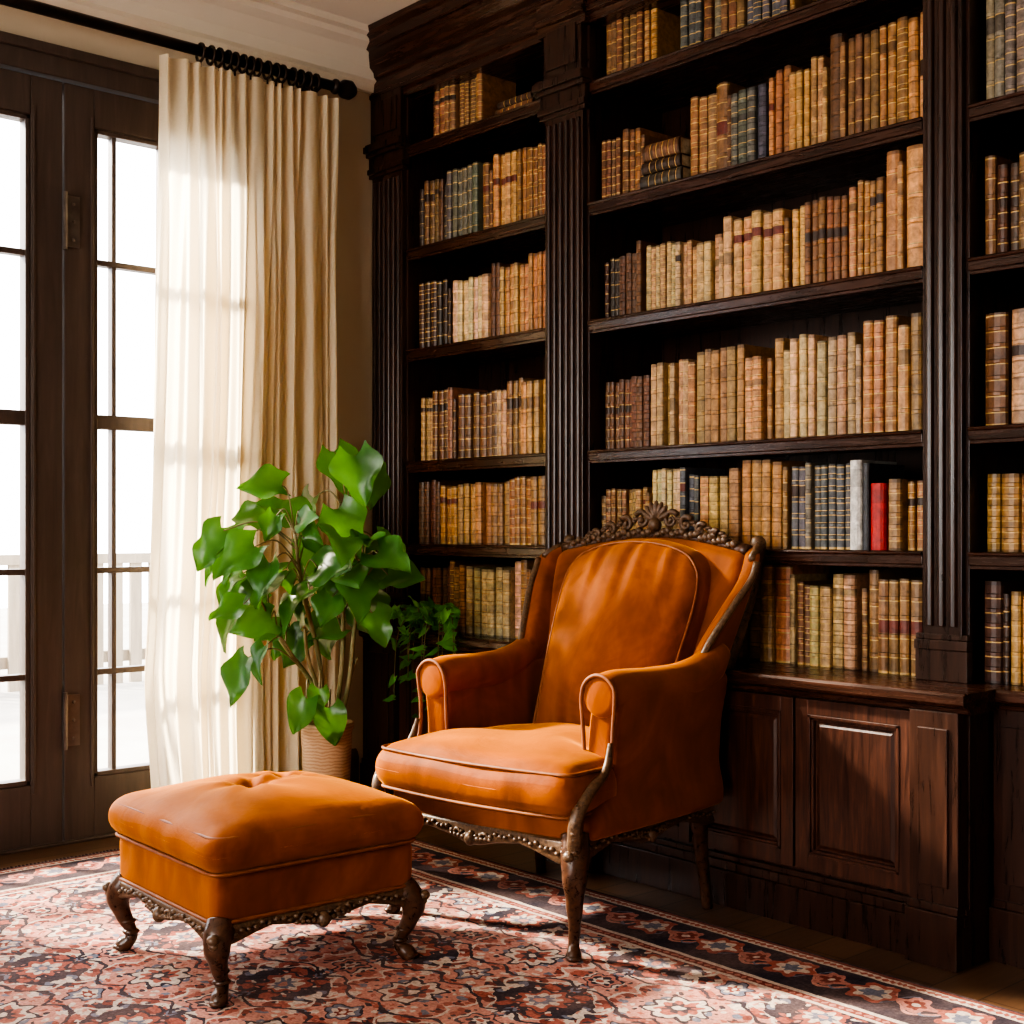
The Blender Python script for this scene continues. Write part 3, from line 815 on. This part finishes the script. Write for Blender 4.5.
# ------------------------------------------------------------------ ottoman
OT=empty('ottoman',(1.702+OX,2.818+OY,0),math.radians(-2.0))
V=MB(); Wd=MB(); Cv=MB(); Pp=MB()
def fold(a,z): return .0022*math.sin(a*40+2*math.sin(a*9))*max(0,1-abs(z)/.07)
def obase(p):
    k=.008*math.sin(p.z/.06*math.pi*.5+1.57)
    ax_,ay_=abs(p.x),abs(p.y)
    if ax_>.25: p.x+=math.copysign(fold(p.y,p.z-.03)+k*.13,p.x)
    if ay_>.25: p.y+=math.copysign(fold(p.x,p.z-.03)+k*.13,p.y)
    return p
V.soft((0,0,.236),(.262,.262,.064),.022,obase,nm=40)
def otop(p):
    nx=p.x/.272; ny=p.y/.272
    if p.z>0:
        crown=(1-min(1,abs(nx))**2.4)*(1-min(1,abs(ny))**2.4)
        p.z+=.050*crown
        for (bx,by) in ((-.03,.01),(.10,.09)):
            r2=(p.x-bx)**2+(p.y-by)**2; th=math.atan2(p.y-by,p.x-bx)
            p.z-=.034*math.exp(-r2/.0014)+ .010*math.exp(-r2/.016)*(.5+.5*math.cos(6*th))
        p.z+=.003*math.sin(nx*9+1)*math.exp(-((ny+1)/.30)**2)+.003*math.sin(ny*9)*math.exp(-((nx+1)/.30)**2)
    b=.016*math.cos(min(1,abs(p.z)/.055)*math.pi/2)
    if abs(nx)>.85: p.x+=(b+fold(p.y,p.z)*.8)*(1 if nx>0 else -1)
    if abs(ny)>.85: p.y+=(b+fold(p.x,p.z)*.8)*(1 if ny>0 else -1)
    return p
V.soft((0,0,.342),(.272,.272,.050),.038,otop,nm=42)
for z,h in ((.375,.270),(.298,.271),(.192,.266)):
    Pp.tube(outline(h,h,.035,z=z),.0048,6,closed=True)
Pp.ball((-.03,.01,.396),.011,sc=(1,1,.5)); Pp.ball((.10,.09,.388),.011,sc=(1,1,.5))
scallop_trim(Cv,[(.257,-.257),(.257,.257),(-.257,.257),(-.257,-.257),(.257,-.257)],.190,.168,.028,.014,40)
for sx in (-1,1):
    for sy in (-1,1):
        stube(Wd,[(sx*.240,sy*.240,.19),(sx*.252,sy*.252,.165),(sx*.260,sy*.260,.140),(sx*.252,sy*.252,.10),(sx*.237,sy*.237,.06),(sx*.238,sy*.238,.040),(sx*.250,sy*.250,.024),(sx*.255,sy*.255,.0125)],
              [.031,.034,.030,.020,.014,.016,.020,.018],12)
        Wd.tube([(sx*.237,sy*.237,.050),(sx*.237,sy*.237,.057),(sx*.237,sy*.237,.064)],[.015,.022,.015],12)
        Wd.tube([(sx*.243,sy*.243,.078),(sx*.243,sy*.243,.083),(sx*.243,sy*.243,.088)],[.016,.022,.017],12)
        for k in range(5): Cv.ball((sx*(.279-.004*k),sy*(.279-.004*k),.165-k*.014),.015-k*.0015,sc=(1,1,.8),n=8,m=5)
        Wd.ball((sx*.255,sy*.255,.020),.0185,sc=(1.15,1.15,.5))
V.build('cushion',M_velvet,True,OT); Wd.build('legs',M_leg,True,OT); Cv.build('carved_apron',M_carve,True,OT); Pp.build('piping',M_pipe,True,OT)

# ------------------------------------------------------------------ curtain
YC=-.13
CU=empty('curtain',(-1.0,YC,0))
def curtain_mesh(xa,xb,ztop,name,nf,flare,yo=0):
    nx,nz=340,90; vs=[];fs=[]
    for j in range(nz+1):
        t=j/nz; z=lerp(ztop,.012,t)
        for i in range(nx+1):
            u=i/nx
            wv=u+.018*math.sin(u*17+1)+.010*math.sin(u*41)
            nlow=nf*.62
            g=sstep(.02,.35,t)
            a1=.016*(1-g*.8); a2=.036*g
            k=.65+.35*math.sin(u*23+2+1.5*t)
            y=a1*math.sin(wv*nf*TAU)+a2*k*math.sin(wv*nlow*TAU+.9*math.sin(t*2.3+u*4))+.010*g*math.sin(wv*nf*1.7*TAU+t*5)
            y+=.012*math.sin(t*5+u*8)*g
            x=lerp(xa-flare*t**2.2,xb+.015*t,u)+.010*math.sin(wv*nlow*math.pi+3*t)*t
            y+=yo-.13*sstep(.78,1,t)*math.exp(-(u/.4)**2)
            vs.append((x+1.0,y,z))
    for j in range(nz):
        for i in range(nx):
            a=j*(nx+1)+i; fs.append((a,a+1,a+nx+2,a+nx+1))
    m=MB(); m.add(vs,fs); return m.build(name,M_curtain,True,CU)
curtain_mesh(2.10+OX,2.81+OX,2.655,'linen_panel',15,.09)
RD=empty('curtain_rod',(-1.5,YC-.0,2.70)); m=MB()
m.tube([(-2.2,0,0),(.84,0,0)],.019,16)
p,r=[(.84,0,0),(.85,0,0),(.86,0,0),(.87,0,0),(.89,0,0),(.92,0,0),(.94,0,0),(.95,0,0)],[.019,.028,.028,.018,.034,.036,.022,.004]
m.tube(p,r,16)
for x in (-1.0,.80):
    m.tube([(x,0,-.0),(x,.07,-.02),(x,.128,-.02)],.010,8); m.box(x-.02,x+.02,.115,.13,-.07,.04)
for k in range(15):
    x=.30+k*.033+random.uniform(-.008,.008)
    ring=[(x,.028*math.cos(a),-.006+.030*math.sin(a)) for a in [TAU*q/18 for q in range(18)]]
    m.tube(ring,.0055,6,closed=True); m.tube([(x,0,-.034),(x,0,-.055)],.004,6)
m.build('rod_and_rings',M_metal,True,RD)

# ------------------------------------------------------------------ plant
PX,PY=-1.037,-.66
Rv=Vector((.7465,-.6654,0)); Tv=Vector((-.6654,-.7465,0)); Uv=Vector((0,0,1))
PL=empty('potted_plant',(PX,PY,.011))
pot=MB()
prof=[(.0,.001),(.058,.001),(.064,.02),(.072,.15),(.080,.32),(.083,.385),(.088,.39),(.088,.41),(.078,.41),(.074,.36),(0,.36)]
pot.lathe((0,0,0),prof,36)
pot.build('basket_pot',M_basket,True,PL)
so=MB(); so.lathe((0,0,0),[(.074,.362),(.05,.372),(0.001,.375)],24); so.build('soil',M_soil,True,PL)
def leaf(mb,base,d,n,L,W,curl=.35,fold=.25,lobe=0):
    d=Vector(d).normalized(); n=Vector(n); n=(n-d*n.dot(d)).normalized(); s=d.cross(n)
    rowsn=12; cols=[-1,-.75,-.4,0,.4,.75,1]; vs=[]
    ph=random.uniform(0,6)
    for i in range(rowsn+1):
        t=i/rowsn
        w=W*.5*(math.sin(math.pi*min(1,(t*.86+.14)))**.75)*(1.12-.45*t) if t<1 else .002
        w*=1+lobe*.20*math.sin(t*11+ph)
        for c in cols:
            x=c*w; y=t*L-(abs(c)**2)*.22*L*(1-t)**1.5
            z=abs(c)*fold*w-curl*L*t*t+.07*L*math.sin(t*8+c*3+ph)*abs(c)
            p=Vector(base)+s*x+d*y+n*z; vs.append(p)
    k=len(cols); fs=[]
    for i in range(rowsn):
        for j in range(k-1): a=i*k+j; fs.append((a,a+1,a+k+1,a+k))
    mb.add(vs,fs)
lm=MB(); st=MB()
def W3v(r,t,z): return Rv*r+Tv*t+Uv*z
trunks=[]
for (r0,r1,t1,z1) in ((-.02,-.10,.02,1.02),(.02,.06,-.04,1.10),(0,-.20,.06,.80),(.03,.12,.03,.86),(-.03,-.06,.08,.72),(.01,.10,.0,.62)):
    pts=[W3v(r0,0,.36),W3v(lerp(r0,r1,.25)+.02,t1*.3,.36+(z1-.36)*.35),W3v(lerp(r0,r1,.7),t1*.7,.36+(z1-.36)*.72),W3v(r1,t1,z1)]
    stube(st,pts,[.009,.008,.007,.005],7); trunks.append([Vector(q) for q in smooth_path(pts,[1]*4,8)[0]])
spec=[(-.35,1.00,.15),(-.29,.98,.17),(-.17,1.15,.14),(-.07,1.11,.16),(-.10,1.04,.16),(.02,1.26,.15),(.11,1.24,.17),(.15,1.21,.14),(.05,1.07,.16),(-.22,.95,.16),(-.16,.90,.16),
 (-.31,.86,.14),(-.25,.82,.15),(-.31,.75,.18),(-.25,.60,.16),(-.18,.64,.11),(-.08,.94,.16),(.0,.96,.15),(.08,.98,.16),(.16,.97,.16),(.20,.93,.15),(.10,.88,.16),(.03,.84,.15),
 (-.05,.81,.15),(-.12,.76,.15),(-.18,.72,.13),(.07,.77,.16),(.14,.79,.14),(.17,.74,.12),(-.02,.71,.15),(-.08,.66,.13),(.05,.68,.12),(-.13,.85,.14),(.22,.86,.13),(-.24,1.05,.13),(.02,1.00,.15),(.12,.84,.14),(-.02,.88,.15),(-.36,.91,.12),(-.14,.68,.12)]
for _ in range(24):
    a=random.uniform(0,TAU); q=math.sqrt(random.random())
    spec.append((-.05+.24*q*math.cos(a),.87+.22*q*math.sin(a),random.uniform(.08,.12)))
for (r,z,L) in spec:
    t=random.uniform(-.16,.20); base=W3v(r*.93,t,z+.03)
    out=W3v(r*1.6+random.uniform(-.3,.3),t*1.2+.12,random.uniform(-.55,.10))
    nrm=Tv*random.uniform(.1,1.0)+Uv*random.uniform(.3,1.0)+Rv*random.uniform(-.7,.4)
    leaf(lm,base,out,nrm,L*.98,L*.92,random.uniform(.1,.5),random.uniform(.1,.5),1)
    tr=min(trunks,key=lambda T:min((q-base).length+ (0 if q.z<base.z else .3) for q in T))
    q=min(tr,key=lambda q:(q-base).length+(0 if q.z<base.z-.04 else .3))
    mid=(q+base)/2+Uv*.05
    stube(st,[q,mid,base],[.0030,.0025,.002],6,k=5)
for (r,z,L) in ((-.05,.50,.12),(.02,.47,.12),(-.01,.53,.08)):
    base=W3v(r,.10,z); leaf(lm,base,W3v(r*6,.12,-.6),Tv+Uv*.3+Rv*r*5,L,L*.95); stube(st,[W3v(r*.4,.03,.37),W3v(r,.06,z+.05),base],[.003]*3,6)
lm.build('leaves',M_leaf,True,PL); st.build('stems',M_stem,True,PL)

# small trailing ivy on the counter of the side bay
IV=empty('potted_ivy',(-.405,-.49,.661)); ip=MB()
ip.lathe((0,0,0),[(0,.0),(.024,.0),(.031,.045),(.037,.05),(.037,.062),(.031,.062),(.030,.05),(0,.05)],24); ip.build('pot',M_terra,True,IV)
lm=MB(); st=MB()
for k in range(22):
    a=TAU*k/22+random.uniform(-.2,.2)
    dirv=Vector((math.cos(a)*.4-.85,math.sin(a)*1.7,0)); fall=random.uniform(.04,.36) if k%2 else -.03
    ext=random.uniform(.06,.12)
    pts=[Vector((0,0,.05)),dirv*ext*.5+Vector((0,0,.10)),dirv*ext+Vector((0,0,.06-max(0,fall)*.2)),dirv*ext*1.1+Vector((0,0,.03-fall))]
    if fall<=.0: pts[3].z=.10
    P,_=smooth_path(pts,[1]*4,8); st.tube(P,.0020,5)
    for i in range(3,len(P),3):
        o=Vector((random.uniform(-1,.1),random.uniform(-1,1),random.uniform(-.7,.4)))
        leaf(lm,P[i],o,Tv+Uv*.7+Vector((0,0,random.random())),random.uniform(.04,.065),random.uniform(.022,.036),.2,.2)
lm.build('leaves',M_ivy,True,IV); st.build('vines',M_stem,True,IV)

# ------------------------------------------------------------------ lights / world
w=bpy.data.worlds.new('sky'); scene.world=w; w.use_nodes=True
bg=w.node_tree.nodes['Background']; bg.inputs[0].default_value=(.97,.97,1,1); bg.inputs[1].default_value=6.5
def area(name,loc,target,sx,sy,e,c):
    l=bpy.data.lights.new(name,'AREA'); l.shape='RECTANGLE'; l.size=sx; l.size_y=sy; l.energy=e; l.color=c
    o=bpy.data.objects.new(name,l); o.location=loc
    o.rotation_euler=(Vector(target)-Vector(loc)).to_track_quat('-Z','Y').to_euler(); col.objects.link(o); return o
area('daylight_doors',(-3.0,2.6,4.6),(-1.5,-1.6,.3),3.0,2.2,600,(1,.95,.87))
area('side_fill_light',(XL-.3,-2.65,1.9),(-1.2,-1.9,1.2),3.0,1.9,105,(1,.88,.72))  # added warm fill lamp, shining in through the invented left opening
sl=bpy.data.lights.new('sun','SUN'); sl.energy=18; sl.angle=math.radians(5); sl.color=(1,.89,.73)
so_=bpy.data.objects.new('sun',sl); so_.location=(-4,5,5); so_.rotation_euler=Vector((.40,-.76,-.50)).to_track_quat('-Z','Y').to_euler(); col.objects.link(so_)

cam=bpy.data.cameras.new('camera'); cam.sensor_width=36; cam.lens=36*1326/1024; cam.shift_y=16/1024
co=bpy.data.objects.new('camera',cam); co.location=(OX,OY,1.05); co.rotation_euler=(math.radians(90),0,-math.atan2(.6654,.7465)); col.objects.link(co)
scene.camera=co
scene.view_settings.view_transform='AgX'
try: scene.view_settings.look='AgX - High Contrast'
except Exception: pass
scene.view_settings.exposure=0.4
